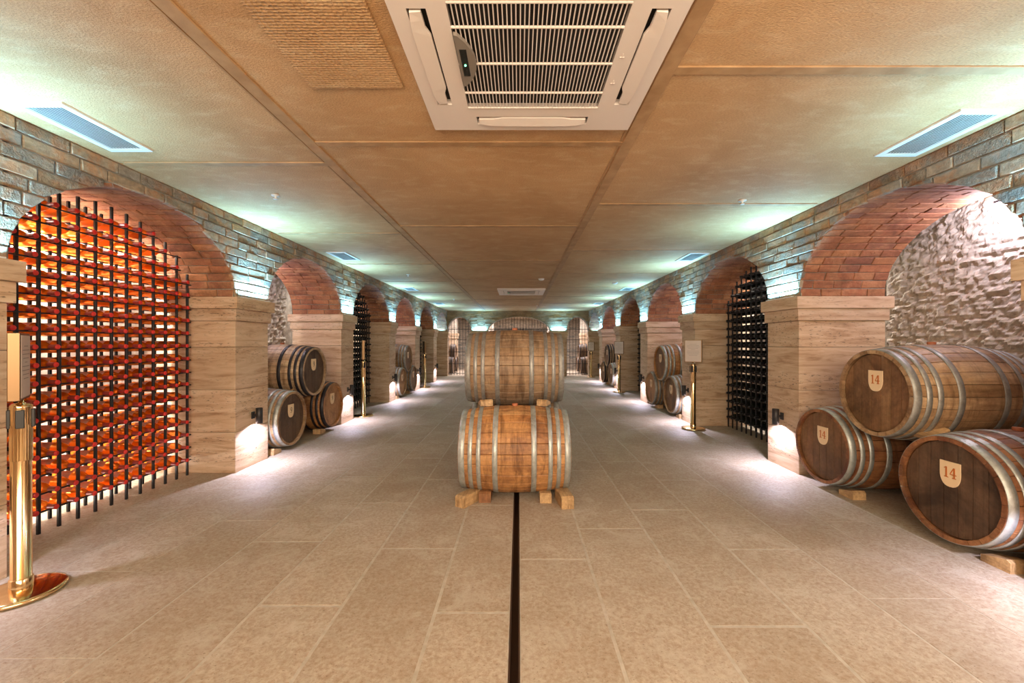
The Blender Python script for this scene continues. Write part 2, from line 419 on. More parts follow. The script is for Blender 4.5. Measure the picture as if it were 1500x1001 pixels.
# ------------------------------------------------------------------ side walls: core, bricks, vaults
def clip_poly(poly, p, n):
    out = []
    for i in range(len(poly)):
        a, b_ = poly[i], poly[(i+1) % len(poly)]
        da = (a[0]-p[0])*n[0]+(a[1]-p[1])*n[1]; db = (b_[0]-p[0])*n[0]+(b_[1]-p[1])*n[1]
        if da >= 0: out.append(a)
        if (da >= 0) != (db >= 0):
            t = da/(da-db); out.append((a[0]+t*(b_[0]-a[0]), a[1]+t*(b_[1]-a[1])))
    return out
def ell_clip(poly, c, a, rise):
    for _ in range(3):
        # most-inside vertex or edge mid
        worst, wp = 1e9, None
        pts = []
        for i in range(len(poly)):
            p, q = poly[i], poly[(i+1) % len(poly)]
            for t in (0, .25, .5, .75): pts.append((p[0]+(q[0]-p[0])*t, p[1]+(q[1]-p[1])*t))
        cx = sum(p[0] for p in poly)/len(poly); cy = sum(p[1] for p in poly)/len(poly)
        for p in pts:
            v_ = ((p[0]-c)/a)**2 + ((max(p[1], SPR)-SPR)/rise)**2
            if v_ < worst: worst, wp = v_, p
        if worst >= .995: return poly
        t = math.atan2((max(wp[1], SPR+1e-4)-SPR)/rise, (wp[0]-c)/a)
        e = (c+a*math.cos(t), SPR+rise*math.sin(t)); n = (math.cos(t)/a, math.sin(t)/rise); l = math.hypot(*n); n = (n[0]/l, n[1]/l)
        poly = clip_poly(poly, e, n)
        if len(poly) < 3: return []
    return poly
def area(poly): return abs(sum(poly[i][0]*poly[(i+1)%len(poly)][1]-poly[(i+1)%len(poly)][0]*poly[i][1] for i in range(len(poly))))/2
def brick_geom(mb, poly, to3, proud):
    """to3(u, v, w): w towards the viewer; chamfered face"""
    n = len(poly); cx = sum(p[0] for p in poly)/n; cy = sum(p[1] for p in poly)/n
    def ins(p, d):
        dx, dy = p[0]-cx, p[1]-cy; return (p[0]-math.copysign(min(d, abs(dx)*.6), dx), p[1]-math.copysign(min(d, abs(dy)*.6), dy))
    j = [(random.uniform(-.002,.002), random.uniform(-.002,.002)) for _ in poly]
    r0 = [to3(p[0], p[1], -.03) for p in poly]
    r1 = [to3(p[0]+a, p[1]+b_, proud-.005) for p, (a, b_) in zip(poly, j)]
    r2 = [to3(*ins((p[0]+a, p[1]+b_), .006), proud+random.uniform(-.0015,.0015)) for p, (a, b_) in zip(poly, j)]
    vs = r0+r1+r2; fs = []
    for k in (0, n):
        for i in range(n): fs.append((k+i, k+(i+1)%n, k+n+(i+1)%n, k+n+i))
    fs.append(tuple(range(2*n, 3*n)))
    mb.add(vs, fs, False)
def wall_bricks(u0, u1, arches, to3, h0, h1, course=.0795, blen=.285):
    out = []
    rows = int(round((h1-h0)/course)); ch = (h1-h0)/rows
    for k in range(rows):
        z0, z1 = h0+k*ch, h0+(k+1)*ch
        u = u0 - random.uniform(0, blen)
        while u < u1:
            L = random.choice((blen, blen*.95, blen*1.05, blen*.62, blen*1.1)); a, b_ = max(u, u0), min(u+L, u1); u += L
            if b_-a < .03: continue
            g_ = .0045
            poly = [(a+g_, z0+g_), (b_-g_, z0+g_), (b_-g_, z1-g_), (a+g_, z1-g_)]
            for (c, aa, rise) in arches:
                if b_ > c-aa-.01 and a < c+aa+.01 and poly: poly = ell_clip(poly, c, aa, rise)
            if not poly or area(poly) < .0006: continue
            out.append((poly, to3))
    return out
def emit_bricks(lst, parent, mat, limit, keyf, name='brick', proud=(-.001,.006)):
    lst.sort(key=keyf)
    rest = MB()
    for i, (poly, to3) in enumerate(lst):
        mb = MB() if i < limit else rest
        brick_geom(mb, poly, to3, random.uniform(*proud))
        if i < limit: obj(name, fixn(mb.mesh(name, mat)), parent)
    if rest.v:
        o_ = obj(name, fixn(rest.mesh(name, mat)), parent); o_['kind'] = 'stuff'
walls = {}
def core_wall(name, s):
    xf, bs = XF[s]+.010, bays(s); mb = MB()
    segs = []     # outline of underside (y, h)
    for i, (a, b_) in enumerate(PIL[s]): segs.append([(a-.012, SPR-.01), (b_+.012, SPR-.01)])
    N_ = 36
    quads = []
    for (a, b_) in PIL[s]: quads.append(((a-.012, SPR-.01), (b_+.012, SPR-.01)))
    for (y0, y1) in bs:
        c, aa = (y0+y1)/2, (y1-y0)/2+.012; rr = RISE+.012
        pts = [(c-aa*math.cos(PI*t/N_), SPR+rr*math.sin(PI*t/N_)) for t in range(N_+1)]
        quads += list(zip(pts, pts[1:]))
    for (p, q) in quads:
        vs = []
        for X in (s*xf, s*XR): vs += [(X, p[0], p[1]), (X, q[0], q[1]), (X, q[0], H+.02), (X, p[0], H+.02)]
        mb.add(vs, [(0,1,2,3), (4,7,6,5), (0,4,5,1)])
    return mb.build(name, M_MORTAR)
for s, nm in ((-1, 'wall_left'), (1, 'wall_right')):
    wl = core_wall(nm, s); struct(wl); walls[s] = wl
    wl['label'] = 'side wall of washed brick above a row of arched niches'
    arches = [((a+b_)/2, (b_-a)/2, RISE) for a, b_ in bays(s)]
    t3 = (lambda s_: (lambda u, v_, w_: (s_*(XF[s_]-w_), u, v_)))(s)
    lst = wall_bricks(-.7, YB, arches, t3, SPR, H)
    vis = [b_ for b_ in lst if b_[0][0][0] > 1.2]; hid = [b_ for b_ in lst if b_[0][0][0] <= 1.2]
    emit_bricks(vis+hid, wl, M_BRICK, 300, lambda b_: b_[0][0][0] if b_[0][0][0] > 1.2 else 90)
    # vault soffits
    for bi, (y0, y1) in enumerate(bays(s)):
        c, aa = (y0+y1)/2, (y1-y0)/2
        vp = empty('vault'); vp.parent = wl
        # arc-length table
        K = 200; pts = [(c-aa*math.cos(PI*t/K), SPR+RISE*math.sin(PI*t/K)) for t in range(K+1)]
        sl = [0]
        for p, q in zip(pts, pts[1:]): sl.append(sl[-1]+math.dist(p, q))
        nc = int(sl[-1]/.077); 
        def at(sv):
            i = 0
            lo, hi = 0, K
            while hi-lo > 1:
                m_ = (lo+hi)//2
                if sl[m_] <= sv: lo = m_
                else: hi = m_
            t = (sv-sl[lo])/(sl[hi]-sl[lo]); return (pts[lo][0]+(pts[hi][0]-pts[lo][0])*t, pts[lo][1]+(pts[hi][1]-pts[lo][1])*t)
        lst = []
        for k in range(nc):
            s0, s1 = sl[-1]*k/nc+.003, sl[-1]*(k+1)/nc-.003
            p, q = at(s0), at(s1); tx, ty = q[0]-p[0], q[1]-p[1]; l = math.hypot(tx, ty); tx, ty = tx/l, ty/l; nx, ny = -ty, tx  # points outwards/up-left
            mid = ((p[0]+q[0])/2, (p[1]+q[1])/2)
            if (mid[0]-c)*nx + (mid[1]-SPR)*ny > 0: nx, ny = -nx, -ny    # towards the opening
            x = XF[s]+.006 - random.uniform(0, .25)*0
            first = True
            while x < XR-.02:
                L = random.uniform(.12,.27) if first else random.choice((.27,.26,.28,.20)); first = False
                e = min(x+L, XR)
                if XR-e < .06: e = XR
                def t3(u, v_, w_, p=p, tx=tx, ty=ty, nx=nx, ny=ny, s=s): return (s*u, p[0]+tx*v_+nx*w_, p[1]+ty*v_+ny*w_)
                lst.append(([(x+.003, 0), (e-.003, 0), (e-.003, l), (x+.003, l)], t3)); x = e
        emit_bricks(lst, vp, M_VBRICK, 300 if bi in (1, 2) else 0, lambda b_: 0, proud=(-.004,.002))
    # rear wall of the niches
    for bi, (y0, y1) in enumerate(bays(s)):
        ya = y0-.27 if bi else -2.2; yb = (y1+.27) if bi < len(bays(s))-1 else YB
        rack = (bi % 2 == 1) if s == -1 else (bi % 2 == 0)
        dy = .02 if (not rack and bi == 1) else (.028 if not rack and bi < 4 else .045)
        ny_, nz_ = int((yb-ya)/dy), int(H/dy)
        mb = MB(); vs = []
        amp = .034 if not rack else .012
        for j in range(nz_+1):
            z = H*j/nz_
            for i in range(ny_+1):
                y = ya+(yb-ya)*i/ny_
                row = math.floor(z/.085); 
                ed = min(z/.085-row, row+1-z/.085); yy = y/.29+(row % 2)*.5; edy = min(yy-math.floor(yy), math.floor(yy)+1-yy)
                jn = min(1, ed*5)*min(1, edy*16)
                nv = noise.fractal(Vector((s*3.1+7, y*13, z*22)), 1.0, 2.1, 4)
                nv2 = noise.noise(Vector((3, y*24, z*30)))
                d = amp*(.22*jn + .75*nv + .3*nv2)
                vs.append((s*(XW-max(-.03, d)), y, z))
        fs = []
        for j in range(nz_):
            for i in range(ny_):
                a = j*(ny_+1)+i; f = (a, a+1, a+ny_+2, a+ny_+1); fs.append(f if s == -1 else f[::-1])
        mb.add(vs, fs, dy > .03)
        o = mb.build('niche_back', M_PLASTER, wl); o['label'] = 'rough white plastered brick at the back of the niche'
# outer shell behind rear walls
for s, nm in ((-1, 'wall_outer_left'), (1, 'wall_outer_right')):
    mb = MB(); x0, x1 = sorted((s*(XW+.05), s*(XW+.25))); mb.box((x0, -2.2, -.08), (x1, YB+.3, H+.1)); struct(mb.build(nm, M_SHELLW))
mb = MB(); mb.box((-XW-.25, -2.4, -.08), (XW+.25, -2.2, H+.1)); struct(mb.build('wall_front', M_SHELLW))

# ------------------------------------------------------------------ pillars
def make_pillar(x0, x1, y0, y1, sides, back=False, group=None):
    """x0..x1 / y0..y1 footprint; imposts project on the sides given as (dx0,dx1,dy0,dy1)"""
    root = struct(empty('pillar', ((x0+x1)/2, (y0+y1)/2, 0)))
    root['label'] = 'travertine pillar carrying the brick arches'
    ox, oy = root.location.x, root.location.y
    hs = [0, .41, .84, 1.27, 1.535]
    for a, b_ in zip(hs, hs[1:]):
        mb = MB(); mb.bbox((x0-ox, y0-oy, a+(.0015 if a else 0)), (x1-ox, y1-oy, b_-.0015), .0025); mb.build('stone_block', M_TRAV, root)
    for (a, b_, p) in ((1.535, 1.655, .024), (1.655, SPR, .05)):
        mb = MB(); mb.bbox((x0-ox-p*sides[0], y0-oy-p*sides[2], a+.001), (x1-ox+p*sides[1], y1-oy+p*sides[3], b_-.001), .003); mb.build('impost_block', M_TRAV, root)
    return root
def led(loc, length, along='y', rot=(PI,0,0), k=1):
    t = empty('led_strip', loc)
    mb = MB()
    if along == 'y': mb.bbox((-.012, -length/2, 0), (.012, length/2, .008), .002)
    else: mb.bbox((-length/2, -.012, 0), (length/2, .012, .008), .002)
    mb.build('channel', M_LEDS, t)
    l = lamp('light', 'AREA', (0, 0, .012), LED_W*k*length/.5, LED_C, rot, t, shape='RECTANGLE', size=.012 if along == 'y' else length, size_y=length if along == 'y' else .012, spread=math.radians(138))
    return t
def make_sconce():
    t = empty('wall_light')
    mb = MB(); mb.lathe([(.030,.0),(.033,.002),(.033,.163),(.030,.165)], 24, cap=False); mb.lathe([(.0285,.165),(.0285,.0)], 24, cap=False)
    mb.lathe([(.030,.165),(.0285,.163),(.001,.163)], 24, cap=False); mb.lathe([(.030,0),(.0285,.0)], 24, cap=False)
    mb.build('lamp_tube', M_SCONCE, t, (.072, 0, 0))
    mb = MB(); mb.bbox((0, -.025, .05), (.012, .025, .125), .003); mb.bbox((.010, -.012, .075), (.045, .012, .10), .002); mb.build('bracket', M_SCONCE, t)
    mb = MB(); mb.lathe([(.027,0),(.001,.004)], 20, cap=False); mb.build('lens', M_LENS, t, (.072, 0, .012))
    return t
SC0 = make_sconce(); first_sconce = [True]
def sconce(loc, rz, label, k=1):
    o = SC0 if first_sconce[0] else copy_tree(SC0); first_sconce[0] = False
    o.location = loc; o.rotation_euler = (0,0,rz); tag(o, label, 'wall light', 'small dark cylinder lights on the pillars')
    lamp('light', 'SPOT', (.072, 0, .004), SCONCE_W*k, SCONCE_C, (0,0,0), o, spot_size=math.radians(158), spot_blend=.35, shadow_soft_size=.022)
ORD = ['first', 'second', 'third', 'fourth', 'fifth', 'sixth', 'seventh']
for s in (-1, 1):
    side = 'left' if s < 0 else 'right'
    for i, (y0, y1) in enumerate(PIL[s]):
        xs = sorted((s*XF[s], s*XR))
        p = make_pillar(xs[0], xs[1], y0, y1, (1 if s > 0 else 1, 1, 1, 1)); p['label'] = f'travertine pillar between two niches, {side} row'
        t = led((s*(XF[s]-.036), (y0+y1)/2, SPR), (y1-y0)*.85, 'y', (PI, -s*.16, 0))
        tag(t, f'slim strip light on the ledge of the {ORD[i]} {side} pillar', 'strip light', 'strip lights on the pillar ledges')
        if i: sconce((s*XF[s], (y0+y1)/2, .45), PI if s > 0 else 0, f'small dark cylinder wall light low on the {ORD[i-1]} pillar of the {side} row', .6 if i == 1 else 1.1)

# ------------------------------------------------------------------ far wall with three gated arches
BW = .35
BARCH = [(-2.365, .475, .575), (0.0, 1.24, .59), (2.35, .44, .575)]
BPIL = [(-XW, -2.84), (-1.89, -1.24), (1.24, 1.91), (2.79, XW)]
mb = MB(); quads = [((a, SPR-.01), (b_, SPR-.01)) for a, b_ in BPIL]
for (c, aa, rr) in BARCH:
    pts = [(c-aa*math.cos(PI*t/30), SPR+rr*math.sin(PI*t/30)) for t in range(31)]; quads += list(zip(pts, pts[1:]))
for (p, q) in quads:
    vs = []
    for Y in (YB+.008, YB+BW): vs += [(p[0], Y, p[1]), (q[0], Y, q[1]), (q[0], Y, H+.02), (p[0], Y, H+.02)]
    mb.add(vs, [(0,1,2,3), (4,7,6,5), (0,4,5,1)])
wb = struct(mb.build('wall_back', M_MORTAR)); wb['label'] = 'far wall of tan brick with three gated arches'
emit_bricks(wall_bricks(-XW, XW, BARCH, lambda u, v_, w_: (u, YB-w_, v_), SPR, H), wb, M_BBRICK, 0, lambda b_: 0)
for i, (a, b_) in enumerate(BPIL):
    make_pillar(a, b_, YB, YB+BW, (0 if i == 0 else 1, 0 if i == 3 else 1, 1, 1))['label'] = 'travertine pier of the far wall'
    ln = (b_-a)*.9
    t = led(((a+b_)/2, YB-.036, SPR), ln*.9, 'x', (PI+.25, 0, 0), .25 if i in (0, 3) else .8)
    tag(t, ['slim strip light on the ledge at the far wall, left end', 'slim strip light on the ledge left of the wide middle arch', 'slim strip light on the ledge right of the wide middle arch', 'slim strip light on the ledge at the far wall, right end'][i], 'strip light', 'strip lights on the far wall ledges')
bar_me = {}
def gate(c, aa, rr, label, spikes):
    root = empty('iron_gate', (c, YB+.15, 0)); tag(root, label, 'gate', 'iron gates in the far arches')
    n = int(round(2*aa/.12)); 
    for k in range(n+1):
        x = -aa+.015+(2*aa-.03)*k/n; h = SPR+rr*math.sqrt(max(0, 1-(x/aa)**2))-.01
        mb = MB(); mb.bbox((-.008,-.008,.03), (.008,.008,h), .002); mb.build('bar', M_IRON, root, (x, 0, 0))
    for z in (.10, .49, .96, 1.45, 1.87):
        mb = MB(); mb.bbox((-aa+.01,-.012,-.010), (aa-.01,.012,.010), .002); mb.build('rail', M_IRON, root, (0, 0, z))
    for z in (1.795,) if spikes else ():
        mb = MB(); mb.bbox((-aa+.01,-.012,-.010), (aa-.01,.012,.010), .002); mb.build('rail', M_IRON, root, (0, 0, z))
    if spikes:
        mb0 = MB(); mb0.lathe([(.004,0),(.022,.03),(.012,.05),(.020,.07),(.001,.15)], 8); me = mb0.mesh('finial', M_IRON)
        for k in range(n*2):
            x = -aa*.93+1.86*aa*k/(n*2-1); obj('finial', me, root, (x, -.02, 1.80))
gate(*BARCH[0], 'narrow black iron gate in the left far arch', False)
gate(*BARCH[1], 'wide black iron gate with spearhead finials behind the centre barrels', True)
gate(*BARCH[2], 'narrow black iron gate in the right far arch', False)
# room beyond the gates
YE = 21.5
mb = MB(); mb.box((-XW-.3, YB+.35, -.08), (XW+.3, YE+.3, 0)); struct(mb.build('floor_beyond', M_SLAB))
mb = MB(); mb.box((-XW-.3, YB+.3, H), (XW+.3, YE+.3, H+.1)); struct(mb.build('ceiling_beyond', M_SHELLW))
mb = MB(); mb.box((-XW-.3, YB+.3, 0), (-XW, YE+.3, H)); struct(mb.build('wall_beyond_left', M_PLASTER))
mb = MB(); mb.box((XW, YB+.3, 0), (XW+.3, YE+.3, H)); struct(mb.build('wall_beyond_right', M_PLASTER))
mb = MB(); mb.box((-XW, YE, 0), (XW, YE+.3, H)); we = struct(mb.build('wall_beyond_back', M_MORTAR))
emit_bricks(wall_bricks(-XW, XW, [], lambda u, v_, w_: (u, YE-w_, v_), 0, H, blen=.3, course=.09), we, M_WBRICK, 0, lambda b_: 0)
for (x0, x1, y0, y1) in ((-XW, -2.9, 19.0, 19.5), (2.9, XW, 19.0, 19.5), (-1.7, -1.2, 19.6, 20.1), (1.35, 1.85, 19.2, 19.7)):
    make_pillar(x0, x1, y0, y1, (1,1,1,1))['label'] = 'pillar in the room beyond the gates'
    mb = MB(); mb.box((x0, y0, SPR), (x1, y1, H)); p = struct(mb.build('trim_pier_top', M_WBRICK))
lamp('room_light', 'AREA', (0, 18.3, H-.05), BACKROOM_W, BACKROOM_C, (0,0,0), shape='RECTANGLE', size=5.5, size_y=1.2)

# ------------------------------------------------------------------ niche lights
can = MB(); can.lathe([(.040,.07),(.042,.068),(.042,.0),(.038,.0),(.038,.066)], 20, cap=False); can.lathe([(.042,.07),(.001,.071)], 20, cap=False)
can_me = can.mesh('downlight_can', M_SCONCE)
cl = MB(); cl.bbox((-.01,-.03,.03), (.01,.03,.05), .003); clip_me = cl.mesh('bulb_clip', M_SCONCE)
for s in (-1, 1):
    side = 'left' if s < 0 else 'right'
    for bi, (y0, y1) in enumerate(bays(s)):
        if bi == 6: continue
        rack = (bi % 2 == 1) if s == -1 else (bi % 2 == 0)
        yc = (y0+y1)/2
        x = 3.70 if not rack else 3.76
        e = ROSE_W if (s == -1 and bi == 1) else (RACKBACK_W if rack else NICHE_W)
        cc = ROSE_C if (s == -1 and bi == 1) else (RACKBACK_C if rack else NICHE_C)
        t = empty('niche_light', (s*x, yc, SPR+RISE-.085))
        tag(t, f'small dark can light under the top of the {ORD[bi]} arch, {side} side', 'ceiling light', 'can lights hidden in the niches')
        obj('can' if rack else 'bulb_clip', can_me if rack else clip_me, t)
        if rack: lamp('light', 'SPOT', (0, 0, .002), e, cc, (0,0,0), t, spot_size=math.radians(172), spot_blend=.15, shadow_soft_size=.035)
        else: lamp('light', 'POINT', (0, 0, .0), e, cc, (0,0,0), t, shadow_soft_size=.02)
        if rack:
            if e == ROSE_W: lamp('floor_bar', 'AREA', (s*(3.74-x), 0, .04-t.location.z), 26, cc, (PI, 0, 0), t, shape='RECTANGLE', size=.05, size_y=1.6)
            lamp('light_bar', 'AREA', (s*(3.80-x), 0, SPR+RISE-.6-t.location.z+.52), e*(.45 if e == ROSE_W else .8), cc, (0, 0, 0), t, shape='RECTANGLE', size=.12, size_y=1.5)

# ------------------------------------------------------------------ barrels
R, RE, L = .370, .326, .91
def prof(x): t = 2*abs(x)/L; return R-(R-RE)*t**1.9
NST = 26
def stave_mesh(mat):
    mb = MB(); nx = 14; half = PI/NST-.0035; th = .026; vs = []; cs = 6
    for i in range(nx+1):
        x = -L/2+L*i/nx; r = prof(x)
        for (a, rr) in ((-half, r-.003), (-half*.9, r), (0, r+.0006), (half*.9, r), (half, r-.003), (half, r-th), (-half, r-th)):
            vs.append((x, rr*math.sin(a), rr*math.cos(a)))
    n = 7; fs = []
    for i in range(nx):
        for k in range(n): fs.append((i*n+k, i*n+(k+1)%n, (i+1)*n+(k+1)%n, (i+1)*n+k))
    fs += [tuple(range(n))[::-1], tuple(range(nx*n, nx*n+n))]
    mb.add(vs, fs, False)
    me = fixn(mb.mesh('stave', mat)); return me
def hoop_mesh(x0, w_, mat, t=.0035):
    mb = MB(); seg = 64; out = []; inn = []
    for q in (0, .5, 1):
        x = x0-w_/2+w_*q; r = prof(x)
        out.append((r+.0006+t, x)); inn.append((r-.0005, x))
    mb.lathe(out+inn[::-1], seg, 'x', closed=True)
    # lap rivets
    xs = x0
    for a in (.35, .43, 1.75+PI*.5, 1.83+PI*.5):
        for dx in ((-w_*.22, w_*.22) if w_ > .036 else (0,)):
            r = prof(xs)+t+.001; c = (xs+dx, r*math.sin(a), r*math.cos(a)); e = .0042
            u = Vector((0, math.sin(a), math.cos(a))); v1 = Vector((1,0,0)); v2 = u.cross(v1); c = Vector(c)
            ring = [c+v1*e*math.cos(k*PI/3)+v2*e*math.sin(k*PI/3) for k in range(6)]; tip = c+u*.003
            mb.add(ring+[tip], [(k, (k+1)%6, 6) for k in range(6)], False)
    # overlapping end of the band
    r = prof(xs)+t; a0, a1 = .30, .48; vs = []
    for k in range(5):
        a = a0+(a1-a0)*k/4
        for dx in (-w_/2*.98, w_/2*.98): rr = prof(xs+dx)+t+.0022; vs.append((xs+dx, rr*math.sin(a), rr*math.cos(a)))
    mb.add(vs, [(2*k, 2*k+1, 2*k+3, 2*k+2) for k in range(4)], False)
    return mb.mesh('hoop', mat)
def head_boards(mat):
    out = []; ri = RE-.030; n = 7; wd = 2*ri/n
    for k in range(n):
        y0, y1 = -ri+wd*k+.0018, -ri+wd*(k+1)-.0018; pts = []
        st = 5
        for i in range(st+1):
            y = y0+(y1-y0)*i/st; pts.append((y, math.sqrt(max(0, ri*ri-y*y))))
        for i in range(st, -1, -1):
            y = y0+(y1-y0)*i/st; pts.append((y, -math.sqrt(max(0, ri*ri-y*y))))
        if k == 0: pts = [p for i, p in enumerate(pts)]
        mb = MB(); mb.prism(pts, .018, lambda u, v_, w_: (-w_, u, v_)); out.append(fixn(mb.mesh('head_board', mat)))
    return out
def shield_mesh():
    pts = [(-.062,.075), (.062,.075)]
    for t in range(0, 9):
        a = t/8; pts.append((.062*math.cos(a*PI/2)**.75 if a < 1 else 0, -.005-.080*math.sin(a*PI/2)**1.1))
    for t in range(7, -1, -1):
        a = t/8; pts.append((-.062*math.cos(a*PI/2)**.75, -.005-.080*math.sin(a*PI/2)**1.1))
    mb = MB(); mb.prism(pts, .006, lambda u, v_, w_: (w_, u, v_)); return fixn(mb.mesh('plaque', M_PLAQUE))
def numeral(txt):
    """strokes in plaque units, u to the reader's right when seen from +x is +y"""
    mb = MB()
    def bar(x0, y0, x1, y1, t):
        d = Vector((x1-x0, y1-y0)); l = d.length; d /= l; n = Vector((-d.y, d.x))*t/2
        pts = [(x0-n.x, y0-n.y), (x1-n.x, y1-n.y), (x1+n.x, y1+n.y), (x0+n.x, y0+n.y)]
        mb.prism(pts, .0015, lambda u, v_, w_: (w_, u, v_))
    if txt == '14':
        cx = -.021
        bar(cx, -.030, cx, .034, .010); bar(cx-.013, -.031, cx+.013, -.031, .005); bar(cx-.013, .024, cx, .033, .005)
        cx = .021
        bar(cx+.006, -.030, cx+.006, .034, .010); bar(cx-.006, -.031, cx+.017, -.031, .005)
        bar(cx+.003, .033, cx-.019, -.008, .005); bar(cx-.020, -.010, cx+.019, -.010, .006)
    else:
        cx = 0; K = 18
        for k in range(K):
            a, b_ = 2*PI*k/K, 2*PI*(k+1)/K
            bar(cx+.015*math.cos(a), .013+.019*math.sin(a), cx+.015*math.cos(b_), .013+.019*math.sin(b_), .007 if abs(math.cos(a)) > .5 else .004)
        bar(cx+.0155, .012, cx+.010, -.018, .008); bar(cx+.010, -.018, cx-.004, -.032, .006); bar(cx-.004, -.032, cx-.013, -.028, .006)
    return fixn(mb.mesh('numeral', M_NUM if txt == '14' else M_NUMD))
CACHE = {}
def cached(key, f):
    if key not in CACHE: CACHE[key] = f()
    return CACHE[key]
HOOPS = [(.4275,.050),(.356,.034),(.288,.034),(.156,.042)]
SHIELD = shield_mesh()
def make_barrel(woodm, headm, hoopm, num=None, mixhoop=None, lean=0.0, bung=True):
    root = empty('wine_barrel')
    spin = random.uniform(0, 2*PI/NST)
    sm = cached(('st', woodm.name), lambda: stave_mesh(woodm))
    for k in range(NST): obj('stave', sm, root, (0,0,0), (spin+2*PI*k/NST, 0, 0))
    for sg in (-1, 1):
        for i, (x, w_) in enumerate(HOOPS):
            hm = hoopm
            me = cached(('hp', i, sg, hm.name), lambda: hoop_mesh(sg*x, w_, hm)); obj('hoop', me, root, (0,0,0), (lean, 0, 0))
        hb = cached(('hd', headm.name), lambda: head_boards(headm))
        for me in hb: obj('head_board', me, root, (sg*(L/2-.028), 0, 0), (0, 0, 0 if sg > 0 else PI))
    if bung:
        mb = cached('bung', lambda: (lambda q: (q.lathe([(.026,0),(.027,.018),(.024,.024)], 16), q.mesh('bung', M_BUNG))[1])(MB()))
        obj('bung', mb, root, (0, 0, R-.004))
    if num:
        pl = obj('plaque', SHIELD, root, (L/2-.0275, 0, .095)); pl['label'] = 'cream shield plaque'
        obj('numeral', cached(('n', num), lambda: numeral(num)), pl, (.006, 0, .006))
    return root
block_me = {}
def block_mesh(sx, sy, sz, slope, mat):
    mb = MB()
    x0, x1 = -sx/2, sx/2; y0, y1 = -sy/2, sy/2; c = .004
    pts = [(x0, 0), (x1, 0), (x1, sz-slope-c), (x1-c, sz-slope), (x0+.02, sz), (x0, sz-.012)]
    mb.prism(pts, sy, lambda u, v_, w_: (u, y0+w_, v_)); return fixn(mb.mesh('wedge_block', mat))
def wedge(loc, rz, size, slope, label, mat=None, group='pine wedge blocks under the barrels', tilt=(0,0)):
    mat = mat or W_BLOCK
    o = obj('wedge_block', block_mesh(*size, slope, mat), None, loc, (tilt[0], tilt[1], rz))
    tag(o, label, 'wedge block', group); return o
def put(b_, loc, rz, label, group):
    b_.location = loc; b_.rotation_euler = (0, 0, rz); tag(b_, label, 'barrel', group)

# centre stack
CX, CY = -.035, 3.60
put(make_barrel(W_HONEY, HD_BROWN, M_STEEL, lean=.9, bung=True), (CX, CY, .392), 0, 'honey-coloured barrel with pale steel hoops, lower barrel of the centre stack', 'barrels stacked in the middle of the aisle')
put(make_barrel(W_GREY, HD_BROWN, M_DULL, lean=.5), (CX-.005, CY+.45, 1.07), 0, 'weathered grey-brown barrel on top of the centre stack', 'barrels stacked in the middle of the aisle')
put(make_barrel(W_GREY, HD_BROWN, M_DULL), (CX, CY+.92, .392), 0, 'barrel hidden behind the lower honey-coloured one in the centre stack', 'barrels stacked in the middle of the aisle')
CG = 'blocks under the centre stack'
wedge((CX-.245, CY-.13, 0), PI/2, (.22,.10,.085), .01, 'dark stained block under the honey-coloured barrel, left', W_RUST, CG)
wedge((CX-.375, CY-.235, 0), PI/2-.55, (.24,.09,.09), .0, 'pale pine block lying askew at the left foot of the honey-coloured barrel', None, CG)
wedge((CX+.255, CY-.15, 0), PI/2, (.20,.095,.075), .01, 'small orange pine block under the honey-coloured barrel, right', None, CG)
wedge((CX+.405, CY-.25, 0), PI/2+.14, (.24,.10,.095), .0, 'pale pine block at the right foot of the honey-coloured barrel', None, CG)
for dx in (-.25, .25):
    wedge((CX+dx, CY+.92+.28, 0), PI/2, (.22,.10,.085), .02, f'pine block behind the rear barrel of the centre stack, {"left" if dx < 0 else "right"}', None, CG)
    wedge((CX+dx, CY+.92-.20, 0), PI/2, (.16,.10,.075), .01, f'pine block under the rear barrel of the centre stack, {"left" if dx < 0 else "right"}', None, CG)
wedge((CX-.265, CY+.10, .752), PI/2+.25, (.13,.11,.055), .03, 'pine wedge between the two centre barrels, left', None, CG, (0,.0))
wedge((CX+.260, CY+.10, .752), PI/2-.35, (.13,.09,.055), .03, 'pine wedge between the two centre barrels, right', None, CG, (0,.0))

def stack(s, ys, hs, xh, specs, labels, group, num, blk='the stack'):
    rz = PI if s > 0 else 0
    for (y, h, sp, lb) in zip(ys, hs, specs, labels):
        put(make_barrel(*sp, num=num, lean=random.uniform(0, 6)), (s*(xh+L/2), y, h), rz, lb, group)
G1 = 'barrels numbered 14 in the first right niche'
stack(1, (2.606, 3.70, 3.152), (.385, .385, .930), 2.72,
      [(W_RED, HD_DARK, M_STEEL), (W_RED, HD_BROWN, M_STEEL), (W_TAN, HD_BROWN, M_DULL)],
      ['lower barrel with dark head numbered 14 at the right edge', 'lower barrel with reddish head numbered 14 beside the first right pillar', 'upper barrel numbered 14 lying on the two lower ones in the first right niche'], G1, '14')
G2 = 'barrels in the first left barrel niche'
stack(-1, (5.06, 6.18, 5.62), (.385, .385, .925), 2.79,
      [(W_TAN, HD_DARK, M_STEEL), (W_HONEY, HD_ORANGE, M_BLACKHOOP), (W_PALE, HD_DARK, M_BLACKHOOP)],
      ['lower barrel with dark head and one wide steel end hoop, behind the first left pillar', 'orange-headed barrel with black hoops beside the second left pillar', 'pale barrel with black hoops and dark head on top of two others, left side'], G2, '9')
G3 = 'barrels in the second right barrel niche'
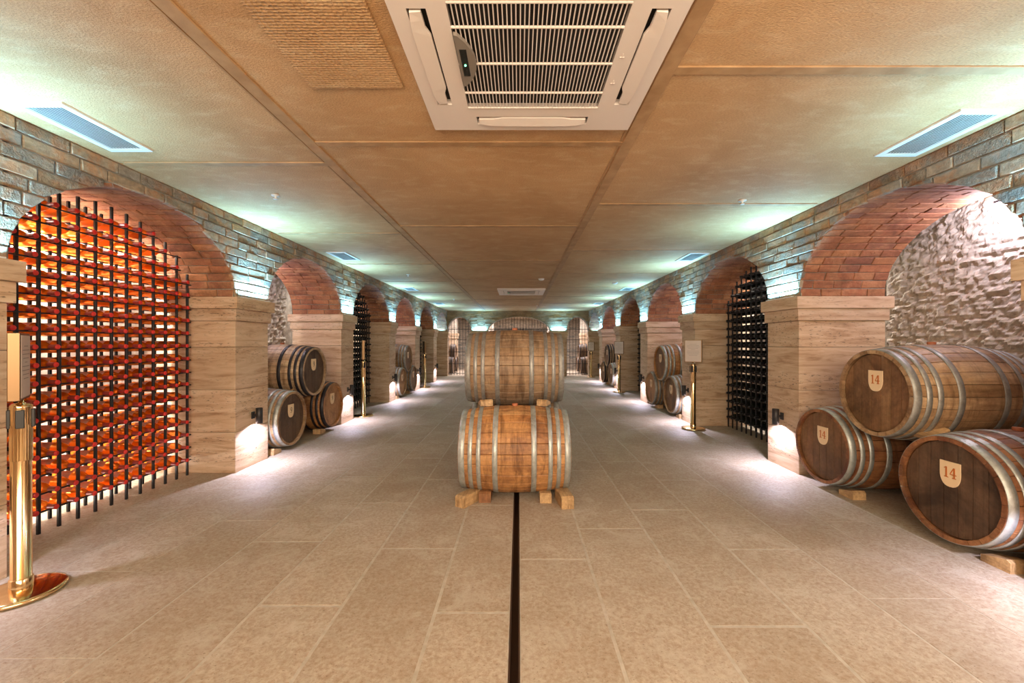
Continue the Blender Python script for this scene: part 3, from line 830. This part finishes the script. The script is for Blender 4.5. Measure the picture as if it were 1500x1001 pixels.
stack(1, (7.39, 8.50, 7.945), (.385, .385, .925), 2.72,
      [(W_TAN, HD_BROWN, M_STEEL), (W_TAN, HD_ORANGE, M_DULL), (W_HONEY, HD_BROWN, M_STEEL)],
      ['lower barrel with bright steel end hoop behind the second right pillar', 'lower orange-headed barrel beside the third right pillar', 'upper barrel with orange staves between steel hoops, second right barrel niche'], G3, '9')
G4 = 'barrels in the second left barrel niche'
stack(-1, (9.885, 10.93, 10.41), (.385, .385, .915), 2.79,
      [(W_TAN, HD_ORANGE, M_STEEL), (W_TAN, HD_BROWN, M_DULL), (W_TAN, HD_BROWN, M_DULL)],
      ['lower barrel with bright steel end hoop, second left barrel niche', 'far lower barrel beside the fourth left pillar', 'upper barrel with dull hoops, second left barrel niche'], G4, '9')
G5 = 'barrels in the third right barrel niche'
stack(1, (12.19, 13.29, 12.74), (.385, .385, .93), 2.72,
      [(W_PALE, HD_BROWN, M_STEEL), (W_TAN, HD_BROWN, M_BLACKHOOP), (W_PALE, HD_BROWN, M_BLACKHOOP)],
      ['lower barrel behind the far right sign stand', 'far lower barrel with black hoops, third right barrel niche', 'upper pale barrel with black hoops, third right barrel niche'], G5, '9')
stack(-1, (17.3, 18.4, 17.85), (.385, .385, .93), 2.75, [(W_GREY, HD_DARK, M_BLACKHOOP)]*3,
      ['lower dark barrel just behind the left far gate', 'second lower dark barrel behind the left far gate', 'upper dark barrel behind the left far gate'], 'dark barrels behind the left gate', None)
stack(1, (17.3, 18.4, 17.85), (.385, .385, .93), 2.60, [(W_GREY, HD_DARK, M_BLACKHOOP)]*3,
      ['lower dark barrel just behind the right far gate', 'second lower dark barrel behind the right far gate', 'upper dark barrel behind the right far gate'], 'dark barrels behind the right gate', None)
# wedges of the niche stacks
def niche_wedges(s, ya, yb, xh, where, skip=()):
    for (y, dy, wh) in ((ya, .21, 'inner side of the nearer lower barrel'), (ya, -.21, 'near side of the nearer lower barrel'), (yb, -.21, 'inner side of the farther lower barrel'), (yb, .21, 'far side of the farther lower barrel')):
        for dx, e in ((.12, 'front'), (.70, 'rear')):
            if (wh.split()[0], wh.split()[4], e) in skip: continue
            wedge((s*(xh+dx), y+dy, 0), (PI/2 if dy < 0 else -PI/2), (.15,.11,.072), .03, f'{e} pine wedge at the {wh}, {where}', None, 'pine wedges under the niche barrels')
    for dy in (-.25, .25):
        wedge((s*(xh+.20), (ya+yb)/2+dy, .668), PI/2 if dy > 0 else -PI/2, (.15,.14,.045), .028, f'pine wedge under the {"far" if dy > 0 else "near"} side of the upper barrel, {where}', None, 'pine wedges under the niche barrels', (-.5 if dy > 0 else .5, 0))
SK = (('inner', 'nearer', 'front'), ('far', 'farther', 'front'))
niche_wedges(1, 2.606, 3.70, 2.72, 'first right niche', SK); niche_wedges(-1, 5.06, 6.18, 2.79, 'first left barrel niche', SK)
niche_wedges(1, 7.39, 8.50, 2.72, 'second right barrel niche', SK); niche_wedges(-1, 9.885, 10.93, 2.79, 'second left barrel niche', SK)
niche_wedges(1, 12.19, 13.29, 2.72, 'third right barrel niche', SK)

# ------------------------------------------------------------------ wine racks and bottles
FX, RX = 3.29, 3.50
ROW0, DR, DC = .170, .1243, .1258
def bottle_meshes(glass, cap, lab):
    b1 = MB(); b1.lathe([(.001,-.147),(.036,-.150),(.044,-.146),(.0460,-.138),(.0460,.018),(.041,.046),(.027,.075),(.0175,.094),(.0160,.110),(.0160,.125)], 16, 'x')
    me = b1.mesh('bottle', glass)
    b2 = MB(); b2.lathe([(.0165,.088),(.0172,.090),(.0166,.138),(.0176,.140),(.0176,.152)], 14, 'x', cap=False); b2.cm = 1; b2.lathe([(.0176,.152),(.0160,.155),(.001,.1555)], 14, 'x', cap=False); mc = b2.mesh('capsule', cap)
    ml = None
    if lab:
        b3 = MB(); vs = []
        for i in range(9):
            a = PI/2-1.35+2.7*i/8
            for x in (-.105, .005): vs.append((x, .0466*math.cos(a), .0466*math.sin(a)))
        b3.add(vs, [(2*i, 2*i+1, 2*i+3, 2*i+2) for i in range(8)], True); ml = b3.mesh('label_paper', lab)
    return me, mc, ml
def rack(s, bi, y_start, individuals, bname, meshes, rlabel, blabel, bgroup, capname):
    y0, y1 = bays(s)[bi]; root = empty('wine_rack', (s*FX, (y0+y1)/2, 0)); tag(root, rlabel, 'wine rack', 'black metal wine racks in the niches')
    oy = root.location.y
    ys = []
    y = y_start
    while y > y0+.056: ys.append(y); y -= DC
    ys.sort()
    up = {}
    for X in (FX, RX):
        for y in ys:
            h = arch_h(y0, y1, y)-.035
            h = max(h, 1.60)
            mb = MB(); mb.bbox((-.009,-.009,0), (.009,.009,h), .002); mb.build('upright', M_IRON, root, (s*(X-FX), y-oy, 0))
    k = 0; cells = []
    while True:
        h = ROW0+DR*k
        ok = [y for y in ys if arch_h(y0, y1, y) > h+.02] if h > SPR else ys
        if h > SPR+RISE-.08 or len(ok) < 2: break
        a, b_ = ok[0]-.03, ok[-1]+.03; a = max(a, y0+.006); b_ = min(b_, y1-.006)
        for X, dz in ((FX-.012, -.020), (RX-.012, -.045)):
            mb = MB(); mb.bbox((-.005, a-oy, -.006), (.005, b_-oy, .004), .001); mb.build('rail', M_IRON, root, (s*(X-FX), 0, h+dz))
        for ya, yb in zip(ys, ys[1:]):
            ym = (ya+yb)/2
            if min(arch_h(y0, y1, ya), arch_h(y0, y1, yb), arch_h(y0, y1, ym)) > h+.045 or h < SPR-.12: cells.append((ym, h))
        k += 1
    me, mc, ml = meshes
    cells.sort(key=lambda c: -c[0] if individuals < 100 else c[0])
    if individuals < 100: cells.sort(key=lambda c: -c[0])
    rest = MB()
    for i, (ym, h) in enumerate(cells):
        x = s*(FX-.06+.155) + s*random.uniform(-.006,.006)
        if i < individuals:
            b_ = obj(bname, me, None, (x, ym, h-.004), (random.uniform(-.3,.3), 0, 0 if s < 0 else PI)); tag(b_, blabel, 'bottle', bgroup)
            obj('capsule', mc, b_)
            if ml: obj('label_paper', ml, b_)
        else:
            m1 = Matrix.Translation((x, ym, h-.004)) @ Matrix.Rotation(0 if s < 0 else PI, 4, 'Z')
            for mm, idx in ((me, 0), (mc, 1)):
                vs = [m1 @ v_.co for v_ in mm.vertices]; rest.cm = idx
                rest.add(vs, [tuple(p.vertices) for p in mm.polygons], True)
    if rest.v:
        o_ = rest.build(bname, [M_DARKGLASS, M_BLACKCAP[0]]); tag(o_, blabel, 'bottle', bgroup, 'stuff')
RB = bottle_meshes(M_ROSE, M_REDCAP, M_LABEL); DB = bottle_meshes(M_DARKGLASS, M_BLACKCAP, None)
rack(-1, 1, 4.063, 300, 'rose_wine_bottle', RB, 'tall black metal wine rack full of orange rose bottles in the first left niche', 'rose wine bottle with red capsule lying in the backlit rack', 'rose wine bottles in the first left niche', 'red')
rack(1, 2, 6.43, 235, 'dark_wine_bottle', DB, 'tall black metal wine rack of dark bottles in the niche behind the first right pillar', 'dark wine bottle with black capsule lying in the first right rack', 'dark wine bottles in the first right rack', 'black')
rack(-1, 3, 8.99, 60, 'dark_wine_bottle', DB, 'tall black metal wine rack behind the brass sign stand between second and third left pillars', 'dark wine bottle with black capsule in the rack behind the second left pillar', 'dark wine bottles in the second left rack', 'black')
rack(1, 4, 11.21, 0, 'dark_wine_bottle', DB, 'black metal wine rack between the third and fourth right pillars', 'dark wine bottles lying in the second right rack', 'dark wine bottles in the second right rack', 'black')
rack(-1, 5, 13.68, 0, 'dark_wine_bottle', DB, 'black metal wine rack between the fourth and fifth left pillars, mostly hidden', 'dark wine bottles lying in the farthest left rack', 'dark wine bottles in the farthest left rack', 'black')
# shelf rack beyond the right gate
t = empty('bottle_shelf', (1.80, 17.6, 0)); tag(t, 'dark shelf rack of bottles behind the right far gate', 'shelf')
for x in (-.16, .16):
    mb = MB(); mb.bbox((x-.015,-.15,0), (x+.015,.15,1.78), .003); mb.build('side_panel', M_PLAQUE, t)
for k in range(9):
    mb = MB(); mb.bbox((-.145,-.15,0), (.145,.15,.03), .002); mb.build('shelf_board', M_PLAQUE, t, (0,0,.08+.2*k))
    for q in range(3):
        if k < 8: 
            b_ = obj('dark_wine_bottle', DB[0], None, (1.80-.09+.09*q, 17.6+.0, .15+.2*k), (0, 0, -PI/2)); tag(b_, 'dark wine bottle on the shelf rack behind the right far gate', 'bottle', 'bottles on the far shelf rack'); obj('capsule', DB[1], b_)

# ------------------------------------------------------------------ brass sign stands
def make_stand():
    t = empty('sign_stand')
    mb = MB(); mb.lathe([(.158,0),(.166,.003),(.170,.012),(.166,.022),(.150,.026),(.040,.030),(.001,.031)], 64, cap=False); mb.lathe([(.001,0),(.158,0)], 64, cap=False); mb.build('base', M_GOLD, t)
    mb = MB(); pr = []; seg = 48
    mb.lathe([(.044,.028),(.044,.085),(.041,.088),(.0385,.09),(.0385,.88)], seg, cap=False)
    mb.build('pole', M_GOLD, t)
    # fluted upper sleeve
    mb = MB(); vs = []
    for h in (.70, .885):
        for k in range(seg*2):
            a = 2*PI*k/(seg*2); r = .0400+.0010*math.cos(a*24); vs.append((r*math.cos(a), r*math.sin(a), h))
    n = seg*2; mb.add(vs, [(k, (k+1)%n, n+(k+1)%n, n+k) for k in range(n)], True); mb.build('fluted_sleeve', M_GOLD, t)
    mb = MB(); mb.lathe([(.040,.885),(.0405,.975),(.040,.985),(.032,.995),(.010,1.0),(.010,1.03),(.001,1.03)], seg, cap=False); mb.build('cap', M_GOLD, t)
    mb = MB()
    for k in range(4):
        m_ = Matrix.Rotation(PI/4+k*PI/2, 4, 'Z'); mb.bbox((.034,-.016,.87), (.049,.016,.965), .003, m_)
    mb.build('belt_head', M_BELT, t)
    sb = empty('sign_board'); sb.parent = t; sb.location = (0, 0, 1.19)
    mb = MB()
    mb.bbox((-.125,-.030,-.172), (.125,.014,.172), .003); mb.build('panel', M_SIGNFRAME, sb)
    mb = MB(); mb.bbox((-.113,.0,-.160), (.113,.0165,.160), .001)
    ink = MB()
    mb.build('sheet', M_PAPER, sb)
    for k in range(9):
        z = .105-.021*k; wdt = [.05,.085,.09,.07,.03,.088,.09,.08,.06][k]
        ink.box((-wdt, .0165, z-.002), (wdt, .0172, z+.002))
    ink.build('print', M_INK, sb)
    return t, sb
ST0, SB0 = make_stand()
def stand(x, y, ang, label, first=False):
    t = ST0 if first else copy_tree(ST0)
    t.location = (x, y, 0); tag(t, label, 'sign stand', 'brass sign stands along the niches')
    for ch in t.children:
        if ch.name.startswith('sign_board'): ch.rotation_euler = (0, 0, ang)
def ang_for(nx, ny): return math.atan2(ny, nx)-PI/2
stand(-2.60, 2.14, ang_for(.735, .687), 'large brass sign stand at the left edge before the orange bottle rack', True)
stand(-2.79, 7.35, ang_for(.90,.42), 'brass sign stand between the second and third left pillars')
stand(-2.78, 12.1, ang_for(.90,.42), 'farthest left brass sign stand')
stand(2.66, 6.25, ang_for(-.50,-.86), 'brass sign stand with pale sheet beside the first right bottle rack')
stand(2.68, 10.95, ang_for(-.45,-.89), 'brass sign stand beside the second right bottle rack')
stand(2.78, 15.75, ang_for(-.45,-.89), 'brass sign stand in front of the far right pier by the gate')

# ------------------------------------------------------------------ air conditioning cassettes
def make_cassette():
    t = empty('air_conditioner')                 # local: x,y in plane, z=0 ceiling, faces down
    W2 = .565; F = -.035; gx = .345; gy = .345
    # fascia as four borders around the grille opening, with louvre slots cut out
    mb = MB()
    def plate(x0, y0, x1, y1, z=F): mb.box((x0, y0, z), (x1, y1, z+.03))
    sl = (.425, .500); ll = .31      # slot band and half length
    for sg in (-1, 1):
        # x sides
        a, b_ = sorted((sg*gx, sg*sl[0])); plate(a, -W2+.06, b_, W2-.06)
        a, b_ = sorted((sg*sl[1], sg*W2)); plate(a, -W2+.0, b_, W2)
        a, b_ = sorted((sg*sl[0], sg*sl[1])); plate(a, -W2, b_, -ll); plate(a, ll, b_, W2)
        # y sides
        a, b_ = sorted((sg*gy, sg*sl[0])); plate(-gx, a, gx, b_)
        a, b_ = sorted((sg*sl[1], sg*W2)); plate(-sl[0], a, sl[0], b_)
        a, b_ = sorted((sg*sl[0], sg*sl[1])); plate(-sl[0], a, -ll, b_); plate(ll, a, sl[0], b_)
    fs = mb.build('fascia', M_ACW, t)
    mb = MB(); 
    pts = [(-W2,-W2),(W2,-W2),(W2,W2),(-W2,W2)]; e = .012
    vs = []
    for (o_, z) in ((0, 0), (.004, F+.006), (-.008, F)):
        for (sx, sy) in ((-1,-1),(1,-1),(1,1),(-1,1)): vs.append((sx*(W2+o_), sy*(W2+o_), z))
    mb.add(vs, [(k, (k+1)%4, 4+(k+1)%4, 4+k) for k in range(4)]+[(4+k, 4+(k+1)%4, 8+(k+1)%4, 8+k) for k in range(4)]); mb.build('rim', M_ACW, t)
    mb = MB(); mb.box((-W2+.01, -W2+.01, -.004), (W2-.01, W2-.01, -.001)); mb.build('inner_body', M_ACD, t)
    for ang in (0, PI/2, PI, -PI/2):
        # louvre flap: boat shaped bar across the slot
        mb = MB(); n = 14; vs = []
        for i in range(n+1):
            u = -1+2*i/n; y = u*(ll-.012); wv = .018+.016*(1 if abs(u) < .55 else max(0, 1-((abs(u)-.55)/.25)**1))*0+ .0
            x_in = .448 if abs(u) < .62 else .436+.012*0
            bulge = .012*(1-abs(u)**6)
            x0 = sl[0]+.022 - (.014 if abs(u) < .58 else 0); x1 = sl[1]-.010+bulge
            vs += [(x0, y, F-.002), (x1, y, F-.006-bulge*.5), (x1, y, F+.010), (x0, y, F+.012)]
        fs_ = []
        for i in range(n):
            for k in range(4): fs_.append((4*i+k, 4*i+(k+1)%4, 4*i+4+(k+1)%4, 4*i+4+k))
        fs_ += [(0,1,2,3), (4*n+3, 4*n+2, 4*n+1, 4*n)]
        mb.add(vs, fs_); o_ = obj('louvre', fixn(mb.mesh('louvre', M_ACW)), t, None, (0,0,ang))
    sm = MB(); sm.bbox((-.0023, -gy, F-.001), (.0023, gy, F+.006), .0008); me = sm.mesh('grille_slat', M_ACW); n = 40
    for k in range(1, n): obj('grille_slat', me, t, (-gx+2*gx*k/n, 0, 0))
    sm = MB(); sm.bbox((-gx, -.004, F-.003), (gx, .004, F+.006), .001); me = sm.mesh('grille_crossbar', M_ACW)
    for y in (-.345+.127, -.345+.127+.213, .345-.137, .338, -.338): obj('grille_crossbar', me, t, (0, y, 0))
    # display pod on the grille's left edge
    pts = [(-.345,-.165),(-.330,-.160)] + [(-.330+.062*math.sin(PI*k/8)**.8, -.16+.32*k/8) for k in range(1, 8)] + [(-.330,.16),(-.345,.165)]
    mb = MB(); mb.prism(pts, .016, lambda u, v_, w_: (u+.005, v_-.03, F-.014+w_)); dp = obj('display_panel', fixn(mb.mesh('display_panel', M_ACG)), t)
    mb = MB(); mb.bbox((-.328,-.115,F-.016), (-.298,.055,F-.010), .001); mb.build('display_window', M_ACB, dp)
    mb = MB(); mb.lathe([(.0045,0),(.0045,.003)], 10); mb.build('status_light', M_ACLED, dp, (-.313, -.02, F-.019))
    for y in (.12, -.06):
        mb = MB(); mb.bbox((.375,y-.012,F-.004), (.379,y+.012,F), .001); mb.bbox((.367,y+.008,F-.004), (.387,y+.012,F), .001); mb.build('latch', M_ACW, t)
    return t
ac = make_cassette(); ac.location = (.075, 1.845, H); tag(ac, 'large white ceiling cassette air conditioner nearest the camera', 'air conditioner', 'ceiling air conditioners')
ac2 = copy_tree(ac); ac2.location = (.06, 10.15, H); tag(ac2, 'far ceiling cassette air conditioner above the centre barrels', 'air conditioner', 'ceiling air conditioners')

# ------------------------------------------------------------------ ceiling vents
def make_vent():
    t = empty('ceiling_vent'); a, b_ = .14, .275; F = -.012; wd = .036
    mb = MB()
    for (x0,y0,x1,y1) in ((-a,-b_,-a+wd,b_),(a-wd,-b_,a,b_),(-a+wd,-b_,a-wd,-b_+wd),(-a+wd,b_-wd,a-wd,b_)): mb.box((x0,y0,F), (x1,y1,.0))
    mb.build('frame', M_VENT, t)
    mb = MB(); mb.box((-a+.01,-b_+.01,-.002), (a-.01,b_-.01,-.0005)); mb.build('backing', M_VENTD, t)
    sm = MB(); sm.bbox((-.0075,-b_+wd,-.0015), (.0075,b_-wd,.0015), .0005, Matrix.Translation((0,0,-.007)) @ Matrix.Rotation(.6, 4, 'Y')); me = sm.mesh('slat', M_VSLAT)
    for k in range(11): obj('slat', me, t, (-a+wd+.009+(2*a-2*wd-.018)*k/10, 0, 0))
    return t
v0 = make_vent(); used = False
for s, xx, ys_ in ((-1, 2.58, (2.46, 6.05, 9.7, 13.3)), (1, 2.575, (2.53, 6.10, 9.7, 13.3))):
    for i, y in enumerate(ys_):
        o = v0 if not used else copy_tree(v0); used = True
        o.location = (s*xx, y, H); o.rotation_euler = (0, 0, 0 if s < 0 else PI); tag(o, f'{["nearest","second nearest","third nearest","farthest"][i]} white slatted ceiling vent along the {"left" if s < 0 else "right"} wall', 'vent', 'white ceiling vents')

# ------------------------------------------------------------------ smoke detectors and sprinklers
mb = MB(); mb.lathe([(.055,0),(.055,-.012),(.045,-.028),(.020,-.036),(.001,-.037)], 24, cap=False); det_me = mb.mesh('smoke_detector', M_VENT)
for x, y, lb in ((.45, 8.2, 'round white smoke detector near the middle of the ceiling'), (2.04, 8.7, 'round white smoke detector toward the right wall')):
    o = obj('smoke_detector', det_me, None, (x, y, H)); tag(o, lb, 'smoke detector', 'smoke detectors')
    m2 = MB(); m2.lathe([(.062,0),(.062,-.006),(.055,-.007)], 24, cap=False); m2.build('mount_ring', M_VENT, o)
mb = MB(); mb.lathe([(.035,0),(.035,-.004),(.010,-.008),(.008,-.03),(.018,-.032),(.018,-.035),(.001,-.036)], 18, cap=False); sp_me = mb.mesh('sprinkler_head', M_VENT)
for x, y, lb in ((-2.12, 3.57, 'sprinkler head above the first left pillar'), (2.02, 3.70, 'sprinkler head above the first right pillar'), (-2.08, 7.7, 'sprinkler head farther down the left ceiling'), (.62, 14.0, 'sprinkler head near the far wall, right of centre'), (-1.9, 12.0, 'sprinkler head far down the left ceiling')):
    tag(obj('sprinkler_head', sp_me, None, (x, y, H)), lb, 'sprinkler', 'ceiling sprinkler heads')
